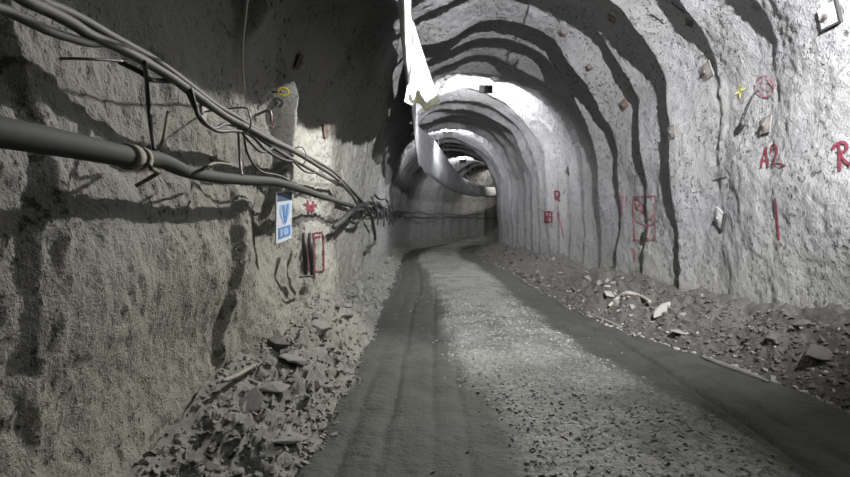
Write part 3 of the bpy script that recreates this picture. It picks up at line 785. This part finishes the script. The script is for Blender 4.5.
spray('spray_mark', 'square red sprayed block low on the far right arches', [(1.6, [(545, 212), (546, 222)]), (1.6, [(549, 211), (548, 223)]), (1.6, [(552, 213), (552, 222)]), [(544, 222), (553, 222)], [(544, 212), (553, 212)], [(545, 217), (553, 217)]], 1.5, 'red')
spray('spray_mark', 'upper small red sprayed letter on the far right arches', [(1.8, [(555, 191), (556, 200)]), (1.8, [(555, 191), (559, 192), (559, 196), (556, 197)]), (1.6, [(557, 197), (560, 201)])], 1.8, 'red')
spray('spray_mark', 'small red sprayed stroke right of the square red block', [(1.8, [(558, 212), (558.5, 219)]), (1.2, [(560, 220), (562, 228), (564, 238)])], 1.8, 'red_faint')
spray('spray_mark', 'red sprayed patch right of the blue sign just below the pipe', [(2.2, [(303, 204), (310, 206), (316, 205)]), (2.0, [(305, 209), (309, 208), (312, 213)]), (1.6, [(307, 200), (308, 214)]), (1.6, [(312, 201), (313, 211)])], 2, 'red')
spray('spray_mark', 'red sprayed double frame around the dark hoses on the left wall', [[(308, 235), (308, 252), (308.5, 272)], [(313, 233), (314, 255), (314, 279)], [(322, 233), (323, 250), (323, 271)], [(308, 235), (315, 233), (322, 232)], [(314, 272), (319, 271), (323, 271)], [(308, 244), (314, 243)], (2.0, [(312, 238), (320, 236)])], 1.3, 'red')
spray('spray_mark', 'thin pinkish dribble nearest left of the blue sign above the pipe', [[(254, 158), (257, 168)]], 1.0, 'red_faint')
spray('spray_mark', 'thin pinkish dribble by the steel strap left of the blue sign', [[(244, 150), (245, 160), (244, 168)]], 1.0, 'red_faint')
# black fissures in the sprayed coat
spray('wall_crack', 'short black horizontal crack above the tilted bolt plate', [[(713, 181), (719, 179), (727, 177)]], 1.3, 'black', 'crack', .006)
spray('wall_crack', 'black ragged crack near the top edge of right wall', [[(672, 2), (680, 9), (690, 14)]], 2.0, 'black', 'crack', .006)
spray('wall_crack', 'slanting black crack on the arch below the top edge crack', [[(650, 14), (657, 18), (664, 24)]], 1.8, 'black', 'crack', .006)
spray('wall_crack', 'black crack at the upper right leading down from the frame edge', [[(768, -4), (774, 4), (778, 12)]], 2.6, 'black', 'crack', .006)

# dark plate with the mesh grille at the foot of the red box
loc, nor = hit_avg(648, 233)
t = thing('junction_plate', 'dark grille plate in the bottom corner of the large red box', 'plate', loc + nor * .02, basis(nor))
b = MB(); b.box((0, 0, 0), (.20, .20, .03), bev=.004); b.build('back_plate', M['rust'], t)
b = MB()
for k in range(5): b.box((-.08 + .04 * k, 0, .02), (.012, .2, .012)); b.box((0, -.08 + .04 * k, .026), (.2, .012, .008))
b.build('grille', M['black'], t)

# cord with a plug dangling from the red circle
a, na = hit(759, 91); e, ne = hit(748, 120)
t = thing('dangling_plug', 'black plug dangling on a cord from the faint red circle', 'plug', e + ne * .06)
child(tube('cord', [a + na * .0, a + na * .05, (a + e) / 2 + na * .07 + Vector((0, 0, -.02)), e + ne * .06], .007, M['black'], sides=6), t)
child(tube('plug', [e + ne * .06 + Vector((0, 0, .02)), e + ne * .06 + Vector((0, 0, -.02)), e + ne * .06 + Vector((0, -.01, -.08))], [.018, .032, .03], M['black'], sides=8, res=1), t)

# dark short hoses hanging inside the red frame
for k, (x, lab) in enumerate(((304.5, 'dark hose piece hanging leftmost inside the red frame'), (310.5, 'dark hose piece hanging second inside the red frame'))):
    p = [at_lat(x - .5, 234, .16), at_lat(x, 244, .2), at_lat(x + .8, 258, .2), at_lat(x + 1.2, 274, .16)]
    tag(tube('hose_piece', p, [.022, .028, .028, .02], M['cable_dark'], sides=8), lab, 'hose')
tag(tube('steel_rod', [at_lat(300, 277, .16), at_lat(307, 276, .2), at_lat(313, 277, .18)], .012, M['black'], sides=6), 'short black bar under the hose pieces in the red frame', 'rod')

# yellow loop on a dark rod, pink ring below it
q, nq = hit_avg(272, 92)
p = q + nq * .12
t = thing('marker_loop', 'yellow plastic loop on a rod end in the dark upper left wall', 'marker', q)
tr = at_lat(258, 92, .2)
child(tube('rod', [q - nq * .03, p, p + (p - tr).normalized() * -.12], .010, M['cable_dark'], sides=6), t)
vd = (p - EYE).normalized(); u_ = vd.cross(Vector((0, 0, 1))).normalized(); w_ = u_.cross(vd)
child(tube('loop', [p + u_ * (.045 * math.cos(a)) + w_ * (.035 * math.sin(a)) for a in np.linspace(0, 2 * math.pi, 14)], .010, M['yellow'], sides=7), t)
b = MB(); b.box(p - u_ * .03 - w_ * .02, (.02, .04, .03), bev=.006); child(b.build('clip', M['yellow']), t)
q, nq = hit_avg(258, 116)
t = thing('wire_bracket', 'small steel bracket with a pink loop above the bundle under the yellow loop', 'bracket', q)
child(tube('bracket_arm', [q - nq * .03, q + nq * .10 + Vector((0, 0, .05)), q + nq * .12 + Vector((0, 0, -.05))], .012, M['steel'], sides=6), t)
child(tube('pink_loop', [q + nq * .08 + Vector((0, .03, .06)), q + nq * .1 + Vector((0, .12, .0)), q + nq * .1 + Vector((0, .1, -.08)), q + nq * .08 + Vector((0, .02, -.06))], .006, M['red_faint'], sides=6), t)

# blue and white notice hung from the pipe
c1, c2, c3, c4 = [at_lat(x, y, o) for x, y, o in ((275.5, 193, .19), (290.5, 190, .19), (292, 238.5, .17), (276, 243, .17))]
ux = ((c2 - c1) + (c3 - c4)); wdt = ux.length / 2; ux.normalize(); uy = ((c1 - c4) + (c2 - c3)); hgt = uy.length / 2; uy.normalize()
uz = ux.cross(uy).normalized(); uy = uz.cross(ux)
t = thing('notice_board', 'blue and white notice board hanging on the left wall below the pipe', 'sign', (c1 + c2 + c3 + c4) / 4, Matrix((ux, uy, uz)).transposed())
b = MB(); b.box((0, 0, 0), (wdt, hgt, .012), bev=.003); b.build('board', M['sign_white'], t)
def poly(name, pts, z, mat, par=None):
    n = len(pts); V = [(x * wdt, y * hgt, z) for x, y in pts] + [(x * wdt, y * hgt, z - .004) for x, y in pts]
    F = [tuple(range(n)), tuple(reversed(range(n, 2 * n)))] + [(i, i + n, (i + 1) % n + n, (i + 1) % n) for i in range(n)]
    return link(name, V, F, mat, par or t, False)
poly('dark_header', [(-.46, .48), (.46, .48), (.46, .31), (-.46, .31)], .009, M['sign_dark'])
shp = poly('shield_print', [(-.30, .24), (.34, .26), (.34, .05), (.12, -.14), (.02, -.17), (-.10, -.13), (-.30, .06)], .009, M['sign_pale'])
poly('shield_stripe', [(-.18, .22), (-.04, .22), (.04, -.06), (.12, .23), (.24, .23), (.10, -.13), (-.02, -.13)], .012, M['sign_blue'], shp)
ppn = poly('picture_panel', [(-.38, -.20), (.40, -.20), (.40, -.42), (-.38, -.42)], .009, M['sign_blue'])
poly('picture_figure', [(.06 + .17 * math.cos(a), -.31 + .075 * math.sin(a)) for a in np.linspace(0, 6.28, 14, endpoint=False)], .012, M['sign_pale'], ppn)
poly('picture_figure', [(-.30, -.24), (-.16, -.24), (-.16, -.38), (-.30, -.38)], .012, M['sign_pale'], ppn)
for sx_ in (-.4, .4):
    p0 = Vector((sx_ * wdt, hgt * .46, 0))
    link('hanger_wire', *tube_geo([p0, p0 + Vector((0, .05, .0)), p0 + Vector((0, .10, .02))], .003, 5), M['steel'], t)
tag(tube('steel_rod', [at_lat(262, 184, .16), at_lat(281, 186, .2), at_lat(300, 184, .2)], .006, M['steel'], sides=6), 'thin rod behind the pipe carrying the blue notice board', 'rod')

# ------------------------------------------------------------------ faint world and view
w = bpy.data.worlds.new('underground dark'); sc.world = w; w.use_nodes = True
w.node_tree.nodes['Background'].inputs[0].default_value = (.5, .5, .45, 1); w.node_tree.nodes['Background'].inputs[1].default_value = .006
sc.view_settings.view_transform = 'Standard'; sc.view_settings.look = 'None'; sc.view_settings.exposure = 0; sc.view_settings.gamma = 1
sc.view_settings.use_curve_mapping = False
sc.cycles.use_denoising = True
sc.cycles.max_bounces = 8; sc.cycles.diffuse_bounces = 5
